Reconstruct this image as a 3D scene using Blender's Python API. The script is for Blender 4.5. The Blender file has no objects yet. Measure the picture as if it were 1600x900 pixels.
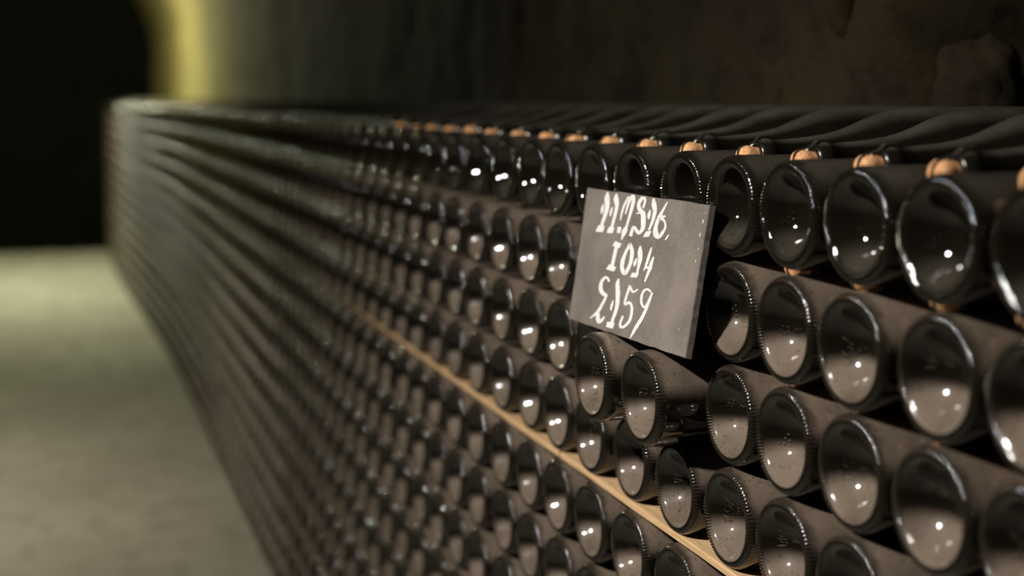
import bpy, bmesh, math, random
import numpy as np
from mathutils import Vector, Matrix, noise

SC = bpy.context.scene
COL = SC.collection
random.seed(7)

# ------------------------------------------------------------------ camera
CZ = 1.343                       # eye height; rows of the stack are measured down from it
D = 0.5427                       # distance of the lens from the face of the stack (plane y = 0)
YAW, PITCH = 0.3337, 0.0893
fw = Vector((-math.cos(YAW)*math.cos(PITCH), math.sin(YAW)*math.cos(PITCH), -math.sin(PITCH)))
rt = Vector((math.sin(YAW), math.cos(YAW), 0))
up = rt.cross(fw)
cam_d = bpy.data.cameras.new('camera')
cam = bpy.data.objects.new('camera', cam_d)
COL.objects.link(cam)
M3 = Matrix((rt, up, -fw)).transposed()
cam.matrix_world = Matrix.Translation((0, -D, CZ)) @ M3.to_4x4()
cam_d.sensor_fit = 'HORIZONTAL'
cam_d.sensor_width = 36
FPX = 2062.0
cam_d.lens = FPX/1600*36
cam_d.shift_y = -112/1600
cam_d.clip_start = 0.02
cam_d.clip_end = 100
cam_d.dof.use_dof = True
cam_d.dof.focus_distance = 1.19
cam_d.dof.aperture_fstop = 2.75
cam_d.dof.aperture_blades = 0
SC.camera = cam

# ------------------------------------------------------------------ world, lamps, exposure
w = bpy.data.worlds.new('cellar_air')
SC.world = w
w.use_nodes = True
w.node_tree.nodes['Background'].inputs[0].default_value = (0.35, 0.38, 0.30, 1)
w.node_tree.nodes['Background'].inputs[1].default_value = 0.004

def lamp(name, kind, loc, target, energy, color, **kw):
    l = bpy.data.lights.new(name, kind)
    l.energy = energy
    l.color = color
    for k, v in kw.items():
        setattr(l, k, v)
    o = bpy.data.objects.new(name, l)
    o.location = loc
    d = (Vector(target)-Vector(loc)).normalized()
    o.rotation_euler = d.to_track_quat('-Z', 'Y').to_euler()
    COL.objects.link(o)
    return o

# small bright lamp under the vault opposite the near part of the stack, hooded above
lamp('near_lamp', 'AREA', (-0.72, -1.62, 2.36), (-1.10, -0.50, 0.72), 20.5, (1.0, 0.95, 0.88),
     shape='DISK', size=0.085, spread=math.radians(97))
# greenish tube further down the gallery
lamp('gallery_tube_lamp', 'AREA', (-9.9, -1.15, 2.55), (-9.3, -0.75, 0.0), 50.0, (0.95, 1.0, 0.74),
     shape='RECTANGLE', size=1.2, size_y=0.16, spread=math.radians(140))
# added unseen light beside it, nearer the stack: it puts the glints on the far rows and washes the rock above them
lamp('gallery_glint_fill', 'POINT', (-10.2, -0.72, 2.52), (-10.2, -0.72, 0.0), 140.0, (0.97, 1.0, 0.70), shadow_soft_size=0.10)
# added unseen warm light that brightens the walkway floor
lamp('walkway_fill_light', 'AREA', (-4.4, -1.75, 2.7), (-4.4, -1.55, 0.0), 22.0, (1.0, 0.89, 0.72),
     shape='DISK', size=0.3, spread=math.radians(85))
SC.view_settings.view_transform = 'Standard'
SC.view_settings.look = 'None'
SC.view_settings.gamma = 1
SC.view_settings.use_curve_mapping = False
SC.view_settings.exposure = 0.0
SC.cycles.max_bounces = 6
SC.cycles.glossy_bounces = 4
SC.cycles.diffuse_bounces = 3

# ------------------------------------------------------------------ helpers
def link(o, parent=None):
    COL.objects.link(o)
    if parent:
        o.parent = parent
    return o

def tag(o, label=None, cat=None, group=None, kind=None):
    for k, v in (('label', label), ('category', cat), ('group', group), ('kind', kind)):
        if v:
            o[k] = v
    return o

def mesh_from(name, verts, faces, mat=None, smooth=True):
    me = bpy.data.meshes.new(name)
    me.from_pydata([tuple(v) for v in verts], [], faces)
    if mat:
        me.materials.append(mat)
    me.polygons.foreach_set('use_smooth', [smooth]*len(me.polygons))
    me.update()
    return me

def box_mesh(name, sx, sy, sz, mat, bev=0.0, seg=2):
    bm = bmesh.new()
    bmesh.ops.create_cube(bm, size=1)
    for v in bm.verts:
        v.co = (v.co.x*sx, v.co.y*sy, v.co.z*sz)
    if bev:
        bmesh.ops.bevel(bm, geom=bm.edges[:], offset=bev, segments=seg, affect='EDGES', profile=0.6)
    me = bpy.data.meshes.new(name)
    bm.to_mesh(me)
    bm.free()
    me.materials.append(mat)
    return me

# ------------------------------------------------------------------ materials
class N:
    def __init__(s, name):
        s.m = bpy.data.materials.new(name)
        s.m.use_nodes = True
        s.t = s.m.node_tree
        s.p = s.t.nodes['Principled BSDF']
    def n(s, kind, **kw):
        x = s.t.nodes.new(kind)
        for k, v in kw.items():
            setattr(x, k, v)
        return x
    def l(s, a, b):
        s.t.links.new(a, b)
    def noise(s, vec, scale, detail=4, rough=0.55):
        x = s.n('ShaderNodeTexNoise')
        x.inputs['Scale'].default_value = scale
        x.inputs['Detail'].default_value = detail
        x.inputs['Roughness'].default_value = rough
        if vec is not None:
            s.l(vec, x.inputs['Vector'])
        return x.outputs['Fac']
    def ramp(s, fac, stops):
        x = s.n('ShaderNodeValToRGB')
        e = x.color_ramp.elements
        while len(e) < len(stops):
            e.new(0.5)
        for i, (p, c) in enumerate(stops):
            e[i].position = p
            e[i].color = (c, c, c, 1) if isinstance(c, (int, float)) else (*c, 1)
        s.l(fac, x.inputs[0])
        return x.outputs[0]
    def math(s, op, a, b=None, clamp=False):
        x = s.n('ShaderNodeMath', operation=op, use_clamp=clamp)
        for i, v in enumerate((a, b)):
            if v is None:
                continue
            if isinstance(v, (int, float)):
                x.inputs[i].default_value = v
            else:
                s.l(v, x.inputs[i])
        return x.outputs[0]
    def mix(s, fac, a, b):
        x = s.n('ShaderNodeMix', data_type='RGBA')
        for sock, v in ((x.inputs[0], fac), (x.inputs[6], a), (x.inputs[7], b)):
            if isinstance(v, tuple):
                sock.default_value = (*v, 1)
            elif isinstance(v, (int, float)):
                sock.default_value = v
            else:
                s.l(v, sock)
        return x.outputs[2]
    def bump(s, h, strength, dist):
        x = s.n('ShaderNodeBump')
        x.inputs['Strength'].default_value = strength
        x.inputs['Distance'].default_value = dist
        s.l(h, x.inputs['Height'])
        s.l(x.outputs[0], s.p.inputs['Normal'])

def vec_offset(k, use_obj=True):
    """object coordinates shifted by a random amount per object, so that copies do not share their stains"""
    tc = k.n('ShaderNodeTexCoord')
    if not use_obj:
        g = k.n('ShaderNodeNewGeometry')
        return g.outputs['Position']
    oi = k.n('ShaderNodeObjectInfo')
    mul = k.math('MULTIPLY', oi.outputs['Random'], 37.0)
    add = k.n('ShaderNodeVectorMath', operation='ADD')
    k.l(tc.outputs['Object'], add.inputs[0])
    k.l(mul, add.inputs[1])
    return add.outputs[0]

def glass(name, dust, dust_col, n0, n1, base=(0.008, 0.0066, 0.0045), use_obj=True, film=0.0, rough=0.06, specks=True):
    """black-green bottle glass; cellar dust has settled where the surface faces upwards"""
    k = N(name)
    v = vec_offset(k, use_obj)
    g = k.n('ShaderNodeNewGeometry')
    sep = k.n('ShaderNodeSeparateXYZ')
    k.l(g.outputs['Normal'], sep.inputs[0])
    mr = k.n('ShaderNodeMapRange', interpolation_type='SMOOTHSTEP')
    mr.inputs['From Min'].default_value = n0
    mr.inputs['From Max'].default_value = n1
    nz = k.math('ADD', sep.outputs['Z'], k.math('MULTIPLY', k.math('SUBTRACT', k.noise(v, 28, 3), 0.5), 0.16))
    k.l(nz, mr.inputs['Value'])
    up_ = mr.outputs[0]
    big = k.ramp(k.noise(v, 22, 3), [(0.28, 0.62), (0.6, 1.0)])
    spots = k.ramp(k.noise(v, 300, 6, 0.75), [(0.36, 0.35), (0.45, 1.0)])
    patch = k.ramp(k.noise(v, 40, 2), [(0.52, 0.0), (0.66, 1.0)])
    sp = k.math('ADD', spots, patch, clamp=True)
    m = k.math('MULTIPLY', up_, big)
    if specks:
        m = k.math('MULTIPLY', m, sp)
    if use_obj:                                    # the knurled ring they stand on is rubbed clean
        tc = k.n('ShaderNodeTexCoord')
        so = k.n('ShaderNodeSeparateXYZ')
        k.l(tc.outputs['Object'], so.inputs[0])
        rad = k.math('SQRT', k.math('ADD', k.math('MULTIPLY', so.outputs['X'], so.outputs['X']), k.math('MULTIPLY', so.outputs['Z'], so.outputs['Z'])))
        ma = k.n('ShaderNodeMapRange', interpolation_type='SMOOTHSTEP')
        ma.inputs['From Min'].default_value = 0.0355
        ma.inputs['From Max'].default_value = 0.0372
        k.l(rad, ma.inputs['Value'])
        mb = k.n('ShaderNodeMapRange', interpolation_type='SMOOTHSTEP')
        mb.inputs['From Min'].default_value = 0.0125
        mb.inputs['From Max'].default_value = 0.0030
        k.l(k.math('ADD', so.outputs['Y'], k.math('MULTIPLY', k.math('SUBTRACT', k.noise(v, 70, 3), 0.5), 0.010)), mb.inputs['Value'])
        m = k.math('MULTIPLY', m, k.math('SUBTRACT', 1.0, k.math('MULTIPLY', k.math('MULTIPLY', ma.outputs[0], mb.outputs[0]), 0.85)))
    m = k.math('MULTIPLY', m, dust)
    m = k.math('ADD', m, k.math('MULTIPLY', k.ramp(k.noise(v, 60, 4), [(0.35, 0.4), (0.65, 1.0)]), film), clamp=True)
    tint = k.mix(k.noise(v, 14, 3), dust_col, tuple(c*0.72 for c in dust_col))
    col = k.mix(m, base, tint)
    k.l(col, k.p.inputs['Base Color'])
    r = k.n('ShaderNodeMapRange')
    r.inputs['To Min'].default_value = rough
    r.inputs['To Max'].default_value = 0.55
    k.l(m, r.inputs['Value'])
    k.l(r.outputs[0], k.p.inputs['Roughness'])
    k.p.inputs['Specular IOR Level'].default_value = 0.1
    k.p.inputs['Coat Weight'].default_value = 1.0
    k.p.inputs['Coat Roughness'].default_value = rough
    k.bump(k.noise(v, 260, 3), 0.10, 0.0006)
    return k.m

DUST = (0.235, 0.182, 0.137)
M_DUSTY = glass('dusty_bottle_glass', 0.95, DUST, 0.10, 0.50, film=0.004)
M_DUSTY_FAR = glass('dusty_far_bottle_glass', 0.95, DUST, 0.10, 0.50, use_obj=False, film=0.004)
M_CLEAN = glass('wiped_bottle_glass', 0.36, (0.20, 0.175, 0.135), 0.30, 0.95, film=0.003, rough=0.05)
M_CLEAN_FAR = glass('wiped_far_bottle_glass', 0.36, (0.20, 0.175, 0.135), 0.30, 0.95, use_obj=False, film=0.003, rough=0.05)
M_FILM = glass('filmed_bottle_glass', 0.55, (0.19, 0.18, 0.14), 0.68, 1.04, film=0.004, rough=0.22, specks=False)
M_FILM_FAR = glass('filmed_far_bottle_glass', 0.55, (0.19, 0.18, 0.14), 0.68, 1.04, use_obj=False, film=0.004, rough=0.22, specks=False)

k = N('cork_wood')
v = vec_offset(k)
c = k.mix(k.ramp(k.noise(v, 300, 4), [(0.35, 0.0), (0.6, 1.0)]), (0.66, 0.29, 0.11), (0.92, 0.52, 0.25))
k.l(c, k.p.inputs['Base Color']); k.p.inputs['Roughness'].default_value = 0.7
k.bump(k.noise(v, 500, 3), 0.5, 0.001)
M_CORK = k.m

k = N('dark_steel_clip')
v = vec_offset(k)
c = k.mix(k.noise(v, 200, 4), (0.05, 0.045, 0.04), (0.16, 0.13, 0.11))
k.l(c, k.p.inputs['Base Color']); k.p.inputs['Metallic'].default_value = 0.7
k.p.inputs['Roughness'].default_value = 0.35
M_STEEL = k.m

k = N('grey_crown_cap')
k.p.inputs['Base Color'].default_value = (0.16, 0.16, 0.14, 1); k.p.inputs['Metallic'].default_value = 0.5
k.p.inputs['Roughness'].default_value = 0.4
M_CAP = k.m

k = N('pale_lath_wood')
tc = k.n('ShaderNodeTexCoord')
mp = k.n('ShaderNodeMapping'); mp.inputs['Scale'].default_value = (3, 60, 60)
k.l(tc.outputs['Object'], mp.inputs[0])
g1 = k.noise(mp.outputs[0], 6, 5)
c = k.mix(k.ramp(g1, [(0.3, 0.0), (0.7, 1.0)]), (0.50, 0.30, 0.14), (0.74, 0.50, 0.28))
k.l(c, k.p.inputs['Base Color']); k.p.inputs['Roughness'].default_value = 0.75
k.bump(g1, 0.3, 0.001)
M_WOOD = k.m

k = N('slate_stone')
tc = k.n('ShaderNodeTexCoord')
v = tc.outputs['Object']
a1 = k.noise(v, 14, 5, 0.6)
a2 = k.noise(v, 330, 4, 0.7)
c = k.mix(k.ramp(a1, [(0.35, 0.0), (0.65, 1.0)]), (0.15, 0.127, 0.112), (0.25, 0.212, 0.186))
c = k.mix(k.math('MULTIPLY', k.ramp(a2, [(0.5, 0.0), (0.72, 1.0)]), 0.5), c, (0.34, 0.30, 0.27))
k.l(c, k.p.inputs['Base Color']); k.p.inputs['Roughness'].default_value = 0.6
k.bump(a2, 0.35, 0.0008)
M_SLATE = k.m

k = N('white_chalk_paint')
tc = k.n('ShaderNodeTexCoord')
a2 = k.noise(tc.outputs['Object'], 420, 4, 0.7)
c = k.mix(k.ramp(a2, [(0.34, 0.0), (0.5, 1.0)]), (0.62, 0.57, 0.50), (0.96, 0.93, 0.88))
k.l(c, k.p.inputs['Base Color']); k.p.inputs['Roughness'].default_value = 0.9
M_CHALK = k.m

k = N('white_flaking_speck')
k.p.inputs['Base Color'].default_value = (0.72, 0.60, 0.40, 1); k.p.inputs['Roughness'].default_value = 0.9
M_SPECK = k.m

def rock(name, c1, c2, c3, s1=2.2, bump=0.3, pale=None):
    k = N(name)
    g = k.n('ShaderNodeNewGeometry')
    v = g.outputs['Position']
    a = k.noise(v, s1, 5, 0.6)
    b = k.noise(v, s1*6, 5, 0.65)
    c = k.mix(k.ramp(a, [(0.38, 0.0), (0.62, 1.0)]), c1, c2)
    c = k.mix(k.ramp(b, [(0.48, 0.0), (0.66, 1.0)]), c, c3)
    if pale:                                        # far lamp patch painted in: rock turns paler deep in the gallery
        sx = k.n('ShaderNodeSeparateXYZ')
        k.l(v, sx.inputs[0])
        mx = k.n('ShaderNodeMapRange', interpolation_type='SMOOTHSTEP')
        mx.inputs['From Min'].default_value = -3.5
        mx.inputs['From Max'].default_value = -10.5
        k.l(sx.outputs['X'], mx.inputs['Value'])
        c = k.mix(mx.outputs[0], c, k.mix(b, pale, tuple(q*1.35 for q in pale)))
    k.l(c, k.p.inputs['Base Color'])
    k.p.inputs['Roughness'].default_value = 0.92
    k.p.inputs['Specular IOR Level'].default_value = 0.2
    k.bump(k.noise(v, s1*14, 6, 0.7), bump, 0.02)
    return k.m
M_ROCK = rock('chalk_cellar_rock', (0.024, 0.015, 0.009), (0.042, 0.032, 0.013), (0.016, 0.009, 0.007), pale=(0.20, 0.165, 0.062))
M_ROCK_DARK = rock('unlit_cellar_rock', (0.012, 0.012, 0.011), (0.020, 0.019, 0.016), (0.008, 0.008, 0.008))  # gloom of the unlit end put into the colour, darker than other rock
M_FLOOR = rock('damp_chalk_floor', (0.27, 0.25, 0.205), (0.33, 0.31, 0.255), (0.22, 0.20, 0.16), s1=1.6, bump=0.25)

# ------------------------------------------------------------------ the setting
def face_y(t):
    """the face of the stack drifts into the gallery beyond six metres"""
    s = min(1.0, max(0.0, (t-6.2)/4.6))
    return -0.125*s*s*(3-2*s)

def sheet(name, fn, nu, nv, mat, kind='structure', parent=None):
    vs = [fn(i/nu, j/nv) for i in range(nu+1) for j in range(nv+1)]
    fs = [(i*(nv+1)+j, (i+1)*(nv+1)+j, (i+1)*(nv+1)+j+1, i*(nv+1)+j+1) for i in range(nu) for j in range(nv)]
    me = mesh_from(name, vs, fs, mat)
    o = bpy.data.objects.new(name, me)
    link(o, parent)
    if kind and not parent:
        o['kind'] = kind
    return o

X_END, X_NEAR = -12.25, 1.6
X_WALL = -14.0
Y_R, Y_L = 0.42, -2.7

def nz(x, y, z, s):
    return noise.noise(Vector((x, y, z))*s)

def floor_fn(u, v):
    x = X_NEAR + (X_END-X_NEAR)*u
    y = Y_L-0.2 + (Y_R+0.5-Y_L)*v
    b = 0.010*nz(x, y, 0, 1.1) + 0.004*nz(x, y, 4, 6)
    near_stack = max(0.0, min(1.0, (-0.05-y+face_y(-x))/0.35))
    return (x, y, -0.0005+b*near_stack - (0.004 if near_stack < 1 else 0))
sheet('floor', floor_fn, 260, 56, M_FLOOR)

def wall_r(u, v):
    x = X_NEAR + (X_WALL-X_NEAR)*u
    z = -0.05 + 1.95*v
    y = Y_R + 0.022*nz(x, 0, z, 2.2) + 0.008*nz(x, 3, z, 8) + 0.004*nz(x, 5, z, 30)
    # hollow in the rock behind the near end of the stack
    edge = -1.42 + 0.10*nz(3, 0, z, 5)
    h = max(0.0, min(1.0, (x-edge)/0.09))
    y += 0.42*h*h*(3-2*h)
    return (x, y, z)
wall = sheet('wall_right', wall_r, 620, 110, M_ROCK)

def vault(u, v):
    x = X_NEAR + (X_WALL-X_NEAR)*u
    a = math.pi*v
    cy, ry = (Y_R+0.42*max(0, min(1, (x+1.42)/0.09))+Y_L)/2, None
    yr = Y_R + 0.42*max(0.0, min(1.0, (x+1.42)/0.09))
    cy = (yr+Y_L)/2
    ry = (yr-Y_L)/2
    y = cy + ry*math.cos(a)
    z = 1.86 + 1.15*math.sin(a)
    d = 0.05*nz(x, y, z, 2) + 0.02*nz(x, y, z, 7)
    return (x, y-d*math.cos(a)*0.5, z+d*math.sin(a)+0.001)
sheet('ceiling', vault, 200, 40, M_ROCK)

def wall_l(u, v):
    x = X_NEAR + (X_END-X_NEAR)*u
    z = -0.05 + 2.0*v
    return (x, Y_L + 0.05*nz(x, 9, z, 2) + 0.02*nz(x, 7, z, 7), z)
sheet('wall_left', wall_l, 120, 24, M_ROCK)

# end of the gallery: a pier of rock on the left and the mouth of an unlit cross gallery
def wall_e(u, v):
    y = Y_L-0.3 + (Y_R+0.9-Y_L)*u
    z = -1.2 + 4.4*v
    return (X_END-3.2 + 0.1*nz(1, y, z, 1.6), y, z)
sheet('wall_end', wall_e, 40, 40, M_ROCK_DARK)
def wall_n(u, v):
    y = Y_L-0.3 + (Y_R+1.4-Y_L)*u
    return (X_NEAR, y, -0.1+3.3*v)
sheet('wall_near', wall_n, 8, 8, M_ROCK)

def lump(name, c, r, seed, squash=(1, 1, 1)):
    bm = bmesh.new()
    bmesh.ops.create_icosphere(bm, subdivisions=4, radius=1)
    for q in bm.verts:
        n_ = q.co.normalized()
        d = 1 + 0.28*noise.noise(n_*1.6+Vector((seed, 0, 0))) + 0.12*noise.noise(n_*4+Vector((0, seed, 0))) + 0.05*noise.noise(n_*11)
        q.co = Vector((n_.x*squash[0], n_.y*squash[1], n_.z*squash[2]))*r*d + Vector(c)
    me = bpy.data.meshes.new(name)
    bm.to_mesh(me)
    bm.free()
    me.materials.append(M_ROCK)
    me.polygons.foreach_set('use_smooth', [True]*len(me.polygons))
    return link(bpy.data.objects.new(name, me), wall)
lump('rock_lump', (-1.335, 0.52, CZ+0.005), 0.062, 3, (0.8, 0.9, 1.05))
lump('rock_lump', (-1.475, 0.43, CZ+0.215), 0.085, 8, (0.75, 0.7, 1.35))

# ------------------------------------------------------------------ bottle meshes
PROFILE = [  # (distance from the base, radius)
    (0.0095, 0.0440), (0.030, 0.0440), (0.080, 0.0440), (0.112, 0.0438), (0.130, 0.0430), (0.145, 0.0412), (0.160, 0.0380),
    (0.175, 0.0335), (0.190, 0.0285), (0.205, 0.0240), (0.222, 0.0203), (0.242, 0.0176), (0.265, 0.0158),
    (0.2810, 0.0150), (0.2825, 0.0164), (0.2900, 0.0164), (0.2915, 0.0148), (0.2960, 0.0146), (0.2965, 0.0095), (0.290, 0.0)]
HEEL = [(0.0000, 0.0378), (0.0006, 0.0400), (0.0024, 0.0420), (0.0053, 0.0434)]
PUNT = [(0.0283, 0.0), (0.0276, 0.0070), (0.0256, 0.0120), (0.0233, 0.0160), (0.0207, 0.0195), (0.0178, 0.0225),
        (0.0148, 0.0250), (0.0113, 0.0275), (0.0075, 0.0300), (0.0046, 0.0320), (0.0028, 0.0335), (0.0015, 0.0350)]

FULL = [(0.122, 0.0439), (0.140, 0.0431), (0.155, 0.0410), (0.168, 0.0376), (0.181, 0.0330), (0.194, 0.0280),
        (0.207, 0.0236), (0.223, 0.0200), (0.242, 0.0174), (0.265, 0.0157)]
def bottle_mesh(name, seg, mat, knurls=0, step=1, full=False):
    """lathe about the y axis: base at y = 0, lip at y = 0.2965"""
    prof = list(PUNT) + HEEL + PROFILE
    if full:                                     # the squatter bottles lying on top
        prof = list(PUNT) + HEEL + PROFILE[:3] + FULL + PROFILE[-7:]
    if step > 1:
        prof = [PUNT[0], PUNT[2], PUNT[4], PUNT[6], PUNT[8], PUNT[10]] + [(0.001, 0.0360)] + [HEEL[0], HEEL[2]] + [
            PROFILE[0], PROFILE[4], PROFILE[6], PROFILE[8], PROFILE[10], PROFILE[12], PROFILE[14], PROFILE[16], PROFILE[-1]]
    kn = {}
    if knurls:
        base = list(PUNT) + [(0.0007, 0.0358), (0.0002, 0.0368)] + HEEL
        prof = base + PROFILE
        i0 = len(PUNT)
        kn = {i0-1: 0.35, i0: 0.8, i0+1: 1.0, i0+2: 1.0, i0+3: 1.0, i0+4: 0.7, i0+5: 0.2}
    vs, fs = [], []
    for i, (y, r) in enumerate(prof):
        for s in range(seg):
            a = 2*math.pi*s/seg
            yy, rr = y, r
            if i in kn:
                ph = math.sin(knurls*a + 0.75*(i-len(PUNT)))
                yy = y - 0.00095*kn[i]*max(ph, -0.7) + 0.0006
                rr = r + 0.00025*kn[i]*ph
            vs.append((rr*math.cos(a), yy, rr*math.sin(a)))
    n = len(prof)
    for i in range(n-1):
        for s in range(seg):
            s2 = (s+1) % seg
            fs.append((i*seg+s, i*seg+s2, (i+1)*seg+s2, (i+1)*seg+s))
    vs.append((0, prof[0][0], 0))
    vs.append((0, prof[-1][0], 0))
    for s in range(seg):
        s2 = (s+1) % seg
        fs.append((len(vs)-2, s2, s))
        fs.append((len(vs)-1, (n-1)*seg+s, (n-1)*seg+s2))
    return mesh_from(name, vs, fs, mat)

B_NEAR = {m: bottle_mesh('bottle_near_'+m.name, 252, m, knurls=84) for m in (M_DUSTY, M_CLEAN)}
B_MID = {m: bottle_mesh('bottle_mid_'+m.name, 56, m) for m in (M_DUSTY, M_CLEAN, M_FILM)}
B_TOP = bottle_mesh('bottle_top', 56, M_FILM, full=True)

# cork: rounded head seen in two lobes under the strap of its clip
def cork_mesh():
    prof = [(0.293, 0.0092), (0.2975, 0.0090), (0.3010, 0.0099), (0.3055, 0.0107), (0.3090, 0.0103), (0.3120, 0.0083), (0.3140, 0.0050), (0.3147, 0.001)]
    seg = 32
    vs, fs = [], []
    for y, r in prof:
        for s in range(seg):
            a = 2*math.pi*s/seg
            g = math.exp(-((math.cos(a)*r)/0.0022)**2)        # pressed in along the strap
            k_ = 1-0.09*g
            vs.append((r*math.cos(a)*k_, y-0.0012*g*(y > 0.304), r*math.sin(a)*k_))
    for i in range(len(prof)-1):
        for s in range(seg):
            s2 = (s+1) % seg
            fs.append((i*seg+s, i*seg+s2, (i+1)*seg+s2, (i+1)*seg+s))
    fs.append(tuple(range((len(prof)-1)*seg, len(prof)*seg)))
    return mesh_from('cork', vs, fs, M_CORK)
CORK = cork_mesh()

def clip_mesh():
    """steel strap over the cork with two hooked legs gripping the lip"""
    path = [(-0.0172, 0.2795), (-0.0182, 0.2815), (-0.0176, 0.292), (-0.0118, 0.298), (-0.0103, 0.306), (-0.0092, 0.3105), (-0.0062, 0.313), (0, 0.3137), (0.0062, 0.313), (0.0092, 0.3105), (0.0103, 0.306), (0.0118, 0.298), (0.0176, 0.292), (0.0182, 0.2815), (0.0172, 0.2795)]
    vs, fs = [], []
    hw, th = 0.0014, 0.0008
    n = len(path)
    for i, (z, y) in enumerate(path):
        a = path[max(i-1, 0)]; b = path[min(i+1, n-1)]
        tz, ty = b[0]-a[0], b[1]-a[1]
        L = math.hypot(tz, ty)
        nz_, ny_ = -ty/L, tz/L
        wd = hw*(1.0 if 2 < i < n-3 else 1.9)
        for sx, o in ((-1, 0), (1, 0), (1, 1), (-1, 1)):
            vs.append((sx*wd, y+ny_*th*o, z+nz_*th*o))
    for i in range(n-1):
        for s in range(4):
            fs.append((i*4+s, i*4+(s+1) % 4, (i+1)*4+(s+1) % 4, (i+1)*4+s))
    fs += [(0, 1, 2, 3), (4*n-1, 4*n-2, 4*n-3, 4*n-4)]
    return mesh_from('clip', vs, fs, M_STEEL, smooth=False)
CLIP = clip_mesh()

def punt_depth(r):
    pts = sorted((q[1], q[0]) for q in PUNT)
    for (r0, y0), (r1, y1) in zip(pts, pts[1:]):
        if r0 <= r <= r1:
            return y0+(y1-y0)*(r-r0)/(r1-r0)
    return 0.03

def emboss_mesh(lines, mat):
    """raised mould lettering wrapped round the slope of the punt"""
    verts, faces = [], []
    for li, txt in enumerate(lines):
        cu = bpy.data.curves.new('mark', 'FONT')
        cu.body = txt
        cu.size = 0.0085
        cu.align_x = 'CENTER'
        cu.resolution_u = 2
        ob = bpy.data.objects.new('mark', cu)
        COL.objects.link(ob)
        dg = bpy.context.evaluated_depsgraph_get()
        me = bpy.data.meshes.new_from_object(ob.evaluated_get(dg))
        bpy.data.objects.remove(ob)
        r0 = 0.0262 - li*0.0085
        off = len(verts)
        nv = len(me.vertices)
        for lift in (0.0006, -0.0006):
            for q in me.vertices:
                a = math.pi - q.co.x/0.022
                r = r0 - q.co.y
                verts.append((r*math.cos(a), punt_depth(r)-lift, r*math.sin(a)))
        for p in me.polygons:
            faces.append(tuple(off+i for i in p.vertices))
        edge_count = {}
        for p in me.polygons:
            vv = list(p.vertices)
            for a_, b_ in zip(vv, vv[1:]+vv[:1]):
                edge_count[(a_, b_)] = 1
        for (a_, b_) in edge_count:
            if (b_, a_) not in edge_count:
                faces.append((off+b_, off+a_, off+nv+a_, off+nv+b_))
        bpy.data.meshes.remove(me)
    return mesh_from('embossed_mark', verts, faces, mat, smooth=False)

def dots_mesh(pts, mat):
    bm = bmesh.new()
    for (a, r) in pts:
        m = Matrix.Translation((r*math.cos(a), punt_depth(r)-0.0002, r*math.sin(a)))
        bmesh.ops.create_icosphere(bm, subdivisions=1, radius=0.0011, matrix=m)
    me = bpy.data.meshes.new('embossed_dots')
    bm.to_mesh(me); bm.free()
    me.materials.append(mat)
    me.polygons.foreach_set('use_smooth', [True]*len(me.polygons))
    return me
MARKS_D = [emboss_mesh(('NOX', 'JG'), M_DUSTY), emboss_mesh(('BIC', '8'), M_DUSTY), emboss_mesh(('83', 'S'), M_DUSTY)]
DOTS_C = dots_mesh([(math.pi+0.25, 0.022), (math.pi+0.45, 0.023), (math.pi+0.35, 0.0195), (math.pi+0.55, 0.020), (math.pi+0.1, 0.020), (math.pi+0.4, 0.0255)], M_CLEAN)
DOTS_D = dots_mesh([(math.pi+0.25, 0.022), (math.pi+0.45, 0.023), (math.pi+0.35, 0.0195), (math.pi+0.55, 0.020), (math.pi+0.1, 0.020), (math.pi+0.4, 0.0255)], M_DUSTY)

# ------------------------------------------------------------------ where the bottles lie
ROWS = [0.0922, 0.1842, 0.2749, 0.3660] + [0.4652+0.0915*i for i in range(5)] + [0.9312+0.0915*i for i in range(5)]
ORD = ['top', 'second', 'third', 'fourth', 'fifth', 'sixth', 'seventh', 'eighth', 'ninth', 'tenth', 'eleventh', 'twelfth', 'thirteenth', 'bottom']
NTH = ['first', 'second', 'third', 'fourth', 'fifth', 'sixth', 'seventh', 'eighth', 'ninth', 'tenth', 'eleventh', 'twelfth', 'thirteenth',
       'fourteenth', 'fifteenth', 'sixteenth', 'seventeenth', 'eighteenth', 'nineteenth', 'twentieth'] + ['twenty-'+q for q in
       ('first', 'second', 'third', 'fourth', 'fifth', 'sixth', 'seventh', 'eighth', 'ninth')] + ['thirtieth'] + ['thirty-'+q for q in
       ('first', 'second', 'third', 'fourth', 'fifth', 'sixth', 'seventh', 'eighth', 'ninth')] + ['fortieth'] + ['forty-'+q for q in ('first', 'second', 'third', 'fourth', 'fifth')]
COLS = [0.445, 0.537, 0.628, 0.720, 0.8155, 0.9100, 1.0020, 1.0985, 1.2080, 1.3105, 1.4105, 1.5080, 1.6140, 1.7250]
while COLS[-1] < 12.0:
    COLS.append(COLS[-1]+0.1055+random.uniform(-0.002, 0.002))
I0 = 6                             # the first column to the right of the slate

def project(p):
    v_ = Vector(p)-Vector((0, -D, CZ))
    z = v_.dot(fw)
    return 800+FPX*v_.dot(rt)/z, 338-FPX*v_.dot(up)/z, z

def wob(i, r, s=0):
    return noise.noise(Vector((i*1.37+s, r*2.11, s*3.3)))

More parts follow.
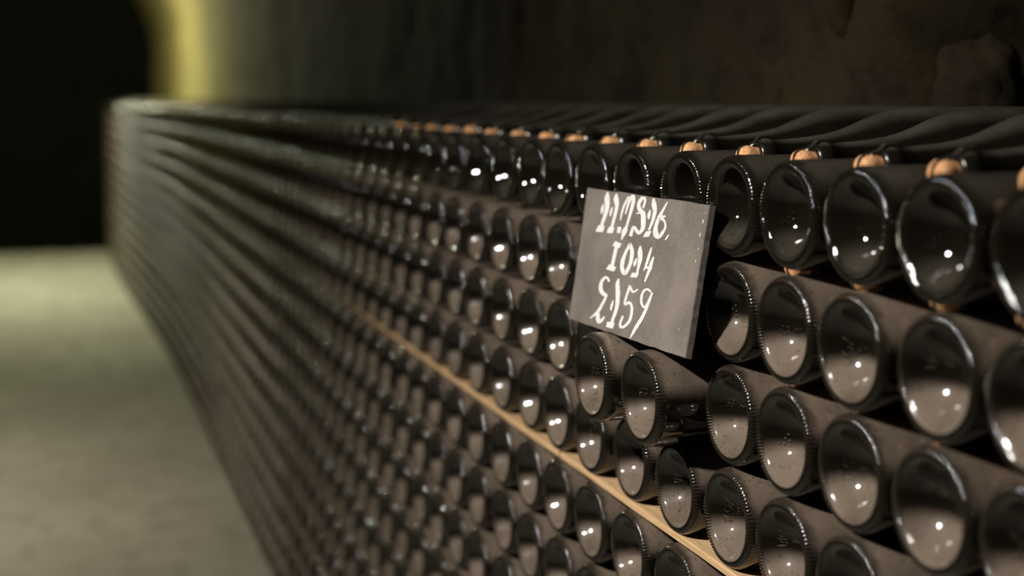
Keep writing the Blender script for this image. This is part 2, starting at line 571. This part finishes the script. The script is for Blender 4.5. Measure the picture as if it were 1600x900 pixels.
out_cells, in_cells = [], []
for i, t in enumerate(COLS):
    for r, H in enumerate(ROWS):
        if r == 1 and i in (7, 8):
            continue                                   # gap in which the slate stands
        x = -t + 0.0022*wob(i, r)
        z = CZ-H + 0.0012*wob(i*0.3, r, 5)
        y = face_y(t) + 0.004*wob(i*5, r*3, 9)
        if r == 2 and i == 7:
            x, y, z = -1.090, -0.043, CZ-0.275
        if r == 2 and i == 8:
            x, y, z = -1.190, -0.050, CZ-0.275
        out_cells.append((i, r, x, y, z))
    if i+1 < len(COLS):
        tm = (t+COLS[i+1])/2
        for r, H in enumerate(ROWS):
            if r in (1, 2) and i in (6, 7, 8):
                continue
            up_off = 0.0390 if r == 0 else 0.0450
            x = -tm + 0.006*wob(i*3, r, 21)
            z = CZ-H+up_off + 0.0012*wob(i, r, 31)
            y = face_y(tm)+(0.3475 if r == 0 else 0.3465 if r == 1 else 0.3490) + 0.005*wob(i*7, r, 41)
            in_cells.append((i, r, x, y, z))

vis = []
for c_ in out_cells:
    px, py, pz = project(c_[2:])
    if -20 < px < 1660 and -50 < py < 990 and pz > 0.2:
        vis.append((pz, c_))
vis.sort()
N_TOP = 40
IND_OUT = [c_ for _, c_ in vis[:250]]
IND_OUT_KEYS = {(c_[0], c_[1]) for c_ in IND_OUT}
IND_IN = [c_ for c_ in in_cells if (c_[1] == 0 and 1 <= c_[0] <= N_TOP) or (c_[1] == 1 and c_[0] in (2, 3, 4, 5)) or (c_[1] == 2 and c_[0] in (2, 3, 4, 5))]
IND_IN_KEYS = {(c_[0], c_[1]) for c_ in IND_IN}

def side_phrase(i):
    if i <= I0:
        return '%s column right of slate' % NTH[I0-i]
    return '%s column left of slate\'s right edge' % NTH[i-I0-1]

cork_proto = bpy.data.objects.new('cork', CORK)
clip_proto = bpy.data.objects.new('clip', CLIP)
def add_cork(b):
    c1 = cork_proto.copy(); link(c1, b)
    c2 = clip_proto.copy(); link(c2, c1)
    return c1

for (i, r, x, y, z) in IND_OUT:
    _, _, pz = project((x, y, z))
    mat = M_CLEAN if r == 0 else M_DUSTY
    b = bpy.data.objects.new('wine_bottle', (B_NEAR if pz < 2.05 else B_MID)[mat])
    b.location = (x, y, z)
    near_hole = (r == 2 and i in (7, 8))
    b.rotation_euler = ((0.0 if near_hole else 0.012*wob(i, r, 61)), wob(i*2, r*5, 71)*0.9, (0.0 if near_hole else 0.015*wob(i, r, 81)))
    link(b)
    if near_hole:
        b.rotation_euler[1] = 0
        lab = 'dusty bottle sticking out under the slate, %s of the two' % ('the nearer, larger' if i == 7 else 'the farther, partly overlapped')
    elif r == 0:
        lab = 'shiny wiped bottle base, top row, ' + side_phrase(i)
    else:
        lab = 'dusty bottle base, %s row down, %s' % (ORD[r] if r < 13 else 'fourteenth', side_phrase(i))
    tag(b, lab, 'bottle', 'wine bottles lying base outward in the stack')
    if i < 12:
        add_cork(b)
    if pz < 1.45:
        m = None
        if r == 0:
            m = DOTS_C
        elif (i+r) % 4 == 3:
            m = DOTS_D
        else:
            m = MARKS_D[(i*2+r) % 3]
        if near_hole:
            m = MARKS_D[2]
        e = bpy.data.objects.new('embossed_mark', m)
        link(e, b)

for (i, r, x, y, z) in IND_IN:
    b = bpy.data.objects.new('wine_bottle', B_TOP if r == 0 else B_MID[M_FILM])
    b.location = (x, y, z)
    b.rotation_euler = (0.01*wob(i, r, 91), random.uniform(-0.35, 0.35), math.pi+0.02*wob(i*3, r, 95))
    if r == 0:                                  # the necks dip a little into the valley in front
        b.location.z += 0.0015
        b.rotation_euler[0] -= 0.005
    link(b)
    if r == 0:
        if i < 3:
            lab = 'dark bottle on top of the stack at the very right edge, neck outward, ' + ('', 'nearest', 'second')[i]
        elif COLS[i] < 2.3:
            lab = 'dark bottle on top of the stack, neck outward, %s orange cork from right' % NTH[i-3]
        else:
            lab = 'dark bottle on top of the stack, %s grey cap beyond the orange corks' % NTH[i-[j for j, t in enumerate(COLS) if t >= 2.3][0]]
        tag(b, lab, 'bottle', 'wine bottles lying neck outward on top of the stack')
    else:
        lab = 'bottle with cork peeping out under the %s row, %s' % (ORD[r-1], side_phrase(i))
        tag(b, lab, 'bottle', 'wine bottles lying neck outward between the rows')
    if r == 0 and COLS[i] >= 2.3:
        c1 = bpy.data.objects.new('cap', CORK_CAP) if 'CORK_CAP' in globals() else None
        if c1 is None:
            CORK_CAP = CORK.copy(); CORK_CAP.materials[0] = M_CAP
            c1 = bpy.data.objects.new('cap', CORK_CAP)
        link(c1, b)
    else:
        add_cork(b)

# everything past the nearest three hundred: one joined body of bottles
def template(seg, mat):
    me = bottle_mesh('tmp', seg, mat, step=2)
    n = len(me.vertices)
    co = np.empty(n*3, dtype=np.float32); me.vertices.foreach_get('co', co)
    fs = [tuple(p.vertices) for p in me.polygons]
    bpy.data.meshes.remove(me)
    return co.reshape(-1, 3), fs
def pack(name, items, mats):
    V, loops, starts, totals, mi = [], [], [], [], []
    off = 0
    for (co, fs_l, fs_s, fs_t, rot, loc, m) in items:
        c_ = co.copy()
        if rot:
            c_[:, 0] *= -1; c_[:, 1] *= -1
        V.append(c_ + np.array(loc, dtype=np.float32))
        loops.append(fs_l+off)
        totals.append(fs_t)
        mi.append(np.full(len(fs_t), m, dtype=np.int32))
        off += len(co)
    V = np.concatenate(V); loops = np.concatenate(loops).astype(np.int32); totals = np.concatenate(totals).astype(np.int32)
    starts = np.concatenate([[0], np.cumsum(totals)[:-1]]).astype(np.int32)
    me = bpy.data.meshes.new(name)
    me.vertices.add(len(V)); me.vertices.foreach_set('co', V.ravel())
    me.loops.add(len(loops)); me.loops.foreach_set('vertex_index', loops)
    me.polygons.add(len(totals)); me.polygons.foreach_set('loop_start', starts); me.polygons.foreach_set('loop_total', totals)
    me.polygons.foreach_set('material_index', np.concatenate(mi))
    me.polygons.foreach_set('use_smooth', np.ones(len(totals), dtype=bool))
    for m in mats:
        me.materials.append(m)
    me.update(calc_edges=True)
    me.validate()
    return me
def flat(t_):
    co, fs = t_
    return co, np.array([i for f in fs for i in f]), None, np.array([len(f) for f in fs])
T_MED, T_LOW, T_IN = flat(template(28, M_DUSTY)), flat(template(18, M_DUSTY)), flat(template(12, M_DUSTY))
items = []
for (i, r, x, y, z) in out_cells:
    if (i, r) in IND_OUT_KEYS:
        continue
    tt = T_MED if COLS[i] < 6 else T_LOW
    items.append((*tt, False, (x, y, z), 1 if r == 0 else 0))
for (i, r, x, y, z) in in_cells:
    if (i, r) in IND_IN_KEYS:
        continue
    items.append((*(T_MED if r == 0 and COLS[i] < 6 else T_IN), True, (x, y, z), 2))
rest = bpy.data.objects.new('stacked_bottles', pack('stacked_bottles', items, [M_DUSTY_FAR, M_CLEAN_FAR, M_FILM_FAR]))
link(rest)
tag(rest, 'long blurred remainder of the bottle stack running down the gallery', 'bottles', kind='stuff')

# ------------------------------------------------------------------ laths between the rows
def lath(x0, x1, z, label, seed, front=0.002, depth=0.036, th=0.0062):
    n = 40
    vs, fs = [], []
    for j in range(n+1):
        x = x0+(x1-x0)*j/n
        fy = face_y(-x)
        f = fy+front+0.022*min(1.0, max(0.0, (-x-1.9)/1.6))+0.0035*noise.noise(Vector((x*5, seed, 0)))
        dz = 0.0012*noise.noise(Vector((x*4, seed, 3)))
        for (yy, zz) in ((f, -th/2), (f+depth, -th/2), (f+depth, th/2), (f+0.001, th/2), (f, th/2-0.001)):
            vs.append((x, yy, z+zz+dz))
    for j in range(n):
        for s in range(5):
            fs.append((j*5+s, j*5+(s+1) % 5, (j+1)*5+(s+1) % 5, (j+1)*5+s))
    fs += [(0, 1, 2, 3, 4), tuple(range(5*n+4, 5*n-1, -1))]
    o = bpy.data.objects.new('wooden_lath', mesh_from('lath', vs, fs, M_WOOD, smooth=False))
    link(o)
    return tag(o, label, 'lath', 'wooden laths between the bottle rows')
ends = [-0.30, -1.405, -2.52, -3.65, -4.80, -5.95, -7.1, -8.2, -9.3, -10.4, -11.5]
for li, (zz, nm) in enumerate(((CZ-0.4131, 'under the fourth row'), (CZ-0.8786, 'under the ninth row'))):
    for j in range(len(ends)-1):
        where = ('nearest piece, right of and below the slate' if j == 0 else '%s piece along from the camera end' % NTH[j])
        lath(ends[j], ends[j+1]+0.004, zz, 'pale thin wooden lath %s, %s' % (nm, where), 3.1*li+j, front=(0.002, 0.012)[li])

# ------------------------------------------------------------------ slate board
C = Vector((-1.15577, -0.020, CZ-0.16107))
E1 = Vector((0.99979, 0.0, 0.020427)).normalized()
E2 = Vector((-0.020114, 0.174350, 0.984478)).normalized()
NN = E1.cross(E2)
TH = 0.0065
corners = [(-0.1407, 0.0703), (0.1367, 0.0673), (0.1377, -0.0674), (-0.1337, -0.0703)]
bm = bmesh.new()
ring = []
outline = []
rr = random.Random(4)
for a in range(4):
    p, q = corners[a], corners[(a+1) % 4]
    n = 22
    for j in range(n):
        f = j/n
        e = 0.0 if j == 0 else rr.uniform(-0.0005, 0.0005)
        outline.append((p[0]+(q[0]-p[0])*f+e, p[1]+(q[1]-p[1])*f+e))
front = [bm.verts.new((u_*0.9955, v_*0.993, 0)) for u_, v_ in outline]
lip = [bm.verts.new((u_, v_, -0.0009)) for u_, v_ in outline]
back = [bm.verts.new((u_, v_, -TH)) for u_, v_ in outline]
bm.faces.new(front[::-1])
bm.faces.new(back)
m = len(outline)
for j in range(m):
    bm.faces.new((front[j], front[(j+1) % m], lip[(j+1) % m], lip[j]))
    bm.faces.new((lip[j], lip[(j+1) % m], back[(j+1) % m], back[j]))
bmesh.ops.recalc_face_normals(bm, faces=bm.faces[:])
me = bpy.data.meshes.new('slate_board')
bm.to_mesh(me); bm.free()
me.materials.append(M_SLATE)
slate = bpy.data.objects.new('slate_board', me)
slate.matrix_world = Matrix.Translation(C) @ Matrix((E1, E2, NN)).transposed().to_4x4()
link(slate)
tag(slate, 'grey slate board with white hand-painted numbers leaning on the bottle stack', 'sign')
STROKES = {"one_a":[[[-921,555,-905,555],[-928,546,-900,546],[-939,534,-892,532],[-949,519,-885,518],[-955,505,-881,504],[-954,491,-884,490],[-950,475,-890,474],[-945,461,-897,460],[-941,451,-902,451]],[[-861,681,-834,681],[-870,670,-824,670],[-885,654,-808,653],[-898,634,-792,635],[-903,613,-779,618],[-896,591,-770,600],[-881,570,-760,579],[-867,550,-753,556],[-858,530,-750,532],[-856,509,-753,507],[-859,487,-759,482],[-864,463,-769,458],[-869,440,-779,435],[-876,416,-790,410],[-884,391,-804,386],[-893,369,-818,363],[-899,350,-827,346],[-902,338,-832,335],[-904,330,-833,329],[-905,325,-833,325],[-905,321,-833,321]],[[-948,329,-996,258],[-784,337,-806,269]]],"one_b":[[[-679,537,-654,534],[-687,530,-655,526],[-699,519,-657,515],[-711,506,-659,502],[-718,493,-661,490],[-719,479,-663,478],[-716,464,-666,464],[-712,451,-668,452],[-709,442,-670,443]],[[-638,675,-612,676],[-646,666,-601,666],[-659,652,-584,653],[-669,635,-566,638],[-671,617,-552,625],[-660,599,-543,611],[-642,582,-535,594],[-624,566,-528,574],[-612,550,-524,553],[-608,532,-524,532],[-607,512,-526,511],[-610,491,-531,489],[-612,468,-537,465],[-617,440,-544,437],[-623,408,-554,405],[-629,378,-564,376],[-634,354,-570,353],[-636,339,-573,338],[-637,330,-574,330],[-637,324,-574,325],[-637,320,-573,321]],[[-675,332,-714,267],[-539,335,-563,275]]],"dot":[[[-465,350,-463,286],[-375,350,-385,289]]],"seven":[[[-334,665,-294,658],[-346,652,-305,645],[-365,633,-322,626],[-385,612,-339,605],[-401,591,-354,585],[-414,571,-366,566],[-426,552,-376,547],[-435,531,-384,528],[-442,510,-392,507],[-444,484,-399,483],[-443,457,-406,456],[-441,432,-411,431],[-439,414,-415,414]],[[-254,683,-204,674],[-267,672,-215,662],[-286,654,-230,645],[-306,633,-247,624],[-322,608,-262,602],[-331,578,-277,574],[-338,542,-292,539],[-342,509,-305,507],[-345,486,-315,484]],[[-264,677,-196,686],[-257,667,-186,676],[-246,652,-171,661],[-237,636,-156,641],[-232,617,-148,618],[-232,594,-151,591],[-235,565,-159,561],[-241,534,-170,530],[-247,503,-181,500],[-252,472,-192,469],[-259,438,-204,436],[-267,407,-215,404],[-277,380,-223,377],[-292,360,-227,355],[-311,345,-226,337],[-330,331,-226,321],[-342,317,-230,308],[-346,303,-238,295],[-344,290,-251,284],[-339,279,-265,274],[-336,268,-276,264],[-336,256,-286,253],[-335,244,-296,242],[-334,234,-304,232],[-334,227,-310,226]]],"three":[[[7,666,60,680],[17,661,67,674],[30,654,77,665],[42,647,89,653],[49,637,95,638],[47,622,93,620],[40,602,87,599],[31,583,81,579],[26,570,77,566]],[[-20,679,44,664],[-36,667,29,652],[-59,650,8,635],[-82,629,-12,617],[-96,608,-21,603],[-98,589,-20,592],[-90,572,-12,581],[-77,556,-1,571],[-59,541,13,562],[-32,527,28,556],[-4,517,53,550],[16,510,86,540],[26,503,117,524],[35,492,136,503],[42,475,146,483],[49,457,153,463],[55,438,157,444],[63,420,162,427],[71,404,166,408],[75,389,166,389],[75,377,160,370],[69,364,144,352],[57,349,121,335],[43,338,94,320],[40,335,59,309],[47,335,14,312],[35,341,-14,322],[17,352,-35,332],[-2,361,-54,340],[-21,368,-72,349],[-41,378,-87,358],[-75,386,-88,361],[-121,377,-69,365],[-137,356,-77,351],[-149,328,-83,325],[-158,300,-88,298],[-165,281,-91,279]],[[-14,522,-5,507],[-28,520,-19,506],[-48,517,-41,505],[-69,514,-62,503],[-83,512,-77,502]]],"one_c":[[[212,560,229,559],[204,553,232,551],[192,542,236,539],[180,529,240,526],[174,517,242,515],[176,503,239,503],[183,490,234,490],[191,478,229,478],[197,470,225,470]],[[235,671,263,673],[232,661,275,664],[228,646,292,651],[225,630,310,637],[228,612,324,623],[240,596,336,611],[256,582,347,596],[270,568,358,577],[280,552,363,555],[283,530,361,529],[282,504,354,501],[279,476,345,472],[274,451,334,446],[266,427,320,422],[256,403,303,398],[245,382,287,378],[238,368,276,363]],[[205,352,155,293],[321,364,286,307]]],"six":[[[541,654,566,649],[527,639,556,634],[507,618,542,612],[485,595,526,588],[465,573,511,566],[447,556,498,547],[430,540,487,530],[412,523,476,513],[397,504,466,495],[384,482,455,475],[372,459,444,453],[362,436,435,431],[356,413,433,412],[353,391,439,394],[352,369,450,377],[356,349,463,362],[368,331,473,352],[390,317,479,344],[420,307,482,337],[455,301,482,333],[495,303,476,330],[524,313,478,331],[544,325,489,339],[562,338,501,351],[576,351,515,364],[588,365,532,376],[599,381,549,390],[608,398,564,403],[612,414,572,415],[611,429,573,428],[606,444,569,441],[596,458,560,452],[584,471,549,462],[566,483,534,470],[544,493,514,477],[519,502,496,481],[489,506,488,482],[458,501,486,483],[440,492,473,479],[429,483,459,473],[422,477,447,468]],[[479,496,461,521],[497,499,480,522],[523,503,508,525],[549,508,535,527],[567,511,554,529]]],"comma":[[[675,359,699,354],[665,348,690,344],[650,333,677,328],[635,318,663,313],[625,308,654,302]]],"one_d":[[[-459,157,-377,157],[-465,116,-384,115],[-474,55,-394,55],[-482,-6,-404,-5],[-488,-47,-410,-46]],[[-468,204,-519,154],[-308,189,-345,140]],[[-528,-38,-579,-92],[-340,-47,-384,-97]]],"zero":[[[-134,206,-91,216],[-124,195,-75,206],[-110,179,-51,193],[-96,162,-26,175],[-87,145,-6,155],[-79,126,6,134],[-73,105,13,110],[-69,83,16,86],[-67,62,16,64],[-68,42,13,42],[-70,22,6,20],[-76,3,-4,-1],[-86,-15,-16,-21],[-102,-34,-29,-43],[-123,-54,-46,-65],[-143,-68,-67,-87],[-144,-70,-106,-105],[-120,-69,-170,-104],[-130,-65,-203,-91],[-147,-55,-225,-74],[-160,-43,-242,-57],[-168,-29,-253,-38],[-172,-11,-260,-17],[-173,9,-264,5],[-172,28,-263,27],[-170,46,-256,48],[-166,64,-245,68],[-160,83,-232,88],[-152,101,-219,106],[-142,118,-206,125],[-129,135,-192,143],[-117,152,-179,159],[-106,167,-167,173],[-100,180,-157,186],[-95,192,-148,197],[-92,202,-141,206],[-89,209,-136,213]]],"one_e":[[[79,85,99,84],[70,76,100,74],[56,62,102,60],[44,47,103,45],[36,34,102,32],[36,23,97,22],[40,13,89,13],[46,5,81,5],[49,-1,75,-1]],[[117,206,137,207],[111,196,147,198],[103,181,162,185],[96,164,177,169],[94,146,189,154],[98,129,198,139],[105,111,207,122],[113,95,213,103],[120,78,216,84],[124,62,213,64],[128,44,207,45],[131,26,200,27],[133,9,193,10],[133,-8,188,-8],[133,-26,183,-26],[132,-41,179,-41],[131,-52,177,-52]],[[47,-63,11,-109],[197,-47,165,-98]]],"four":[[[366,215,390,214],[359,205,389,203],[350,190,388,188],[339,173,387,171],[330,154,384,152],[323,135,380,133],[317,114,375,112],[311,93,368,91],[305,71,359,68],[298,47,345,45],[291,21,327,19],[284,-2,310,-4],[279,-18,299,-19]],[[326,4,316,25],[354,7,344,29],[396,12,385,34],[437,16,425,40],[465,19,453,43]],[[439,131,467,129],[430,120,466,118],[417,104,464,101],[403,86,462,83],[393,69,460,67],[388,54,459,54],[386,41,457,41],[385,28,455,27],[382,15,449,12],[376,-1,440,-5],[368,-18,429,-23],[360,-36,416,-40],[353,-54,405,-57],[347,-72,394,-74],[343,-90,383,-92],[340,-106,373,-107],[337,-117,366,-118]]],"two":[[[-442,-204,-484,-213],[-449,-197,-492,-207],[-458,-188,-502,-198],[-470,-177,-514,-190],[-487,-168,-524,-186],[-508,-163,-534,-184],[-533,-160,-544,-183],[-564,-161,-550,-184],[-595,-168,-555,-186],[-620,-180,-568,-193],[-645,-195,-583,-205],[-666,-212,-597,-220],[-681,-231,-605,-234],[-689,-251,-607,-249],[-692,-272,-605,-266],[-689,-293,-599,-282],[-679,-312,-590,-295],[-658,-328,-578,-303],[-631,-341,-560,-311],[-604,-351,-539,-318],[-574,-358,-523,-324],[-536,-362,-516,-326],[-508,-359,-496,-327],[-506,-356,-461,-333],[-505,-354,-444,-350],[-509,-368,-452,-370],[-524,-391,-468,-395],[-545,-416,-489,-421],[-567,-441,-508,-445],[-586,-464,-525,-468],[-606,-486,-541,-492],[-627,-508,-562,-516],[-651,-528,-592,-540],[-684,-552,-636,-564],[-724,-577,-688,-588],[-763,-601,-738,-608],[-790,-618,-773,-623]],[[-663,-540,-579,-528],[-655,-559,-569,-546],[-642,-586,-554,-572],[-626,-614,-537,-597],[-605,-635,-526,-609],[-554,-644,-541,-607],[-506,-634,-551,-609],[-483,-622,-537,-604],[-465,-611,-519,-597],[-450,-598,-500,-588],[-436,-582,-479,-576],[-426,-568,-459,-563],[-418,-558,-446,-554]]],"one_f":[[[-300,-376,-278,-376],[-307,-386,-278,-386],[-317,-400,-278,-400],[-326,-415,-279,-415],[-333,-430,-281,-429],[-334,-444,-284,-442],[-332,-457,-289,-455],[-330,-469,-294,-468],[-328,-478,-298,-476]],[[-258,-153,-229,-152],[-267,-162,-225,-162],[-279,-176,-220,-176],[-290,-195,-213,-191],[-293,-216,-205,-207],[-287,-238,-194,-226],[-274,-262,-180,-248],[-261,-286,-166,-274],[-249,-312,-155,-302],[-239,-342,-147,-332],[-229,-374,-140,-365],[-222,-406,-137,-400],[-220,-438,-139,-434],[-226,-471,-151,-471],[-240,-507,-168,-508],[-254,-541,-187,-542],[-265,-568,-200,-567],[-270,-584,-205,-582],[-272,-594,-206,-590],[-272,-599,-206,-594],[-272,-602,-206,-597]],[[-347,-595,-356,-648],[-171,-578,-192,-643]]],"five":[[[19,-185,61,-187],[13,-197,56,-199],[5,-214,51,-215],[-4,-235,44,-235],[-12,-258,37,-258],[-22,-287,27,-288],[-34,-323,15,-323],[-42,-357,7,-355],[-39,-381,8,-371],[9,-388,-6,-368],[46,-376,11,-360],[75,-364,42,-345],[86,-361,83,-336],[86,-362,121,-340],[99,-367,145,-349],[112,-374,162,-360],[124,-384,176,-372],[133,-394,186,-385],[139,-407,194,-399],[143,-421,198,-416],[144,-437,200,-433],[144,-457,200,-453],[142,-478,199,-476],[135,-500,193,-500],[123,-519,179,-524],[102,-538,153,-547],[73,-558,119,-570],[42,-576,82,-590],[19,-586,47,-605],[7,-588,9,-612],[-3,-588,-29,-611],[-12,-586,-58,-603],[-19,-580,-73,-587],[-18,-563,-69,-564],[-8,-536,-55,-536],[5,-509,-39,-508],[13,-491,-29,-490]],[[25,-208,66,-194],[40,-217,82,-203],[63,-230,104,-215],[91,-243,126,-226],[130,-250,136,-229],[170,-242,146,-227],[198,-229,172,-218],[221,-215,198,-207],[236,-206,216,-199]]],"nine":[[[527,-187,510,-200],[511,-183,492,-197],[487,-176,468,-192],[458,-170,443,-189],[426,-169,428,-189],[396,-174,416,-191],[370,-182,401,-197],[348,-193,385,-204],[331,-207,374,-213],[318,-222,366,-225],[310,-239,361,-239],[305,-257,359,-255],[305,-274,359,-270],[309,-290,361,-284],[316,-306,366,-299],[327,-321,374,-312],[341,-334,383,-322],[358,-344,395,-330],[379,-353,410,-336],[405,-359,421,-339],[439,-358,422,-340],[464,-347,427,-337],[481,-333,439,-327],[496,-317,453,-312],[511,-299,467,-295],[526,-274,482,-271],[543,-245,498,-243],[557,-218,513,-215],[568,-199,523,-197]],[[526,-197,565,-198],[514,-222,556,-223],[497,-258,543,-259],[477,-297,528,-299],[458,-333,513,-335],[439,-364,497,-367],[420,-394,480,-398],[400,-424,462,-428],[378,-452,442,-458],[355,-480,419,-487],[329,-507,394,-515],[303,-535,369,-542],[280,-563,343,-569],[260,-594,316,-598],[243,-626,285,-629],[229,-655,258,-657],[219,-675,239,-676]]]}
for nm, parts in STROKES.items():
    vs, fs = [], []
    for pi_, part in enumerate(parts):
        o0 = len(vs)
        h = 0.00022+0.00006*pi_
        for (a, b_, c_, d_) in part:
            vs += [(a*1e-4, b_*1e-4, h), (c_*1e-4, d_*1e-4, h), (a*1e-4, b_*1e-4, -0.0002), (c_*1e-4, d_*1e-4, -0.0002)]
        n = len(part)
        for j in range(n-1):
            q = o0+4*j
            fs += [(q, q+1, q+5, q+4), (q, q+4, q+6, q+2), (q+1, q+3, q+7, q+5)]
        fs += [(o0, o0+2, o0+3, o0+1), (o0+4*n-4, o0+4*n-3, o0+4*n-1, o0+4*n-2)]
    o = bpy.data.objects.new('painted_figure', mesh_from('painted_figure', vs, fs, M_CHALK, smooth=False))
    link(o, slate)
# flakes of paint along the right-hand edge
for (u_, v_, s_) in [(0.131, 0.052, 0.0016), (0.1295, 0.040, 0.0015), (0.1305, 0.028, 0.0009), (0.1290, 0.017, 0.0010), (0.1285, 0.0, 0.0005), (-0.138, 0.060, 0.0009),
                     (-0.137, 0.0665, 0.0008), (0.1335, 0.0600, 0.0007), (0.119, -0.045, 0.0008)]:
    bm = bmesh.new()
    bmesh.ops.create_icosphere(bm, subdivisions=1, radius=1)
    for q in bm.verts:
        q.co = Vector((q.co.x*s_*0.8, q.co.y*s_*1.5, q.co.z*0.0004))*(1+0.4*noise.noise(q.co*2+Vector((u_*90, 0, 0))))+Vector((u_, v_, 0.0002))
    me = bpy.data.meshes.new('paint_flake'); bm.to_mesh(me); bm.free()
    me.materials.append(M_SPECK)
    link(bpy.data.objects.new('paint_flake', me), slate)
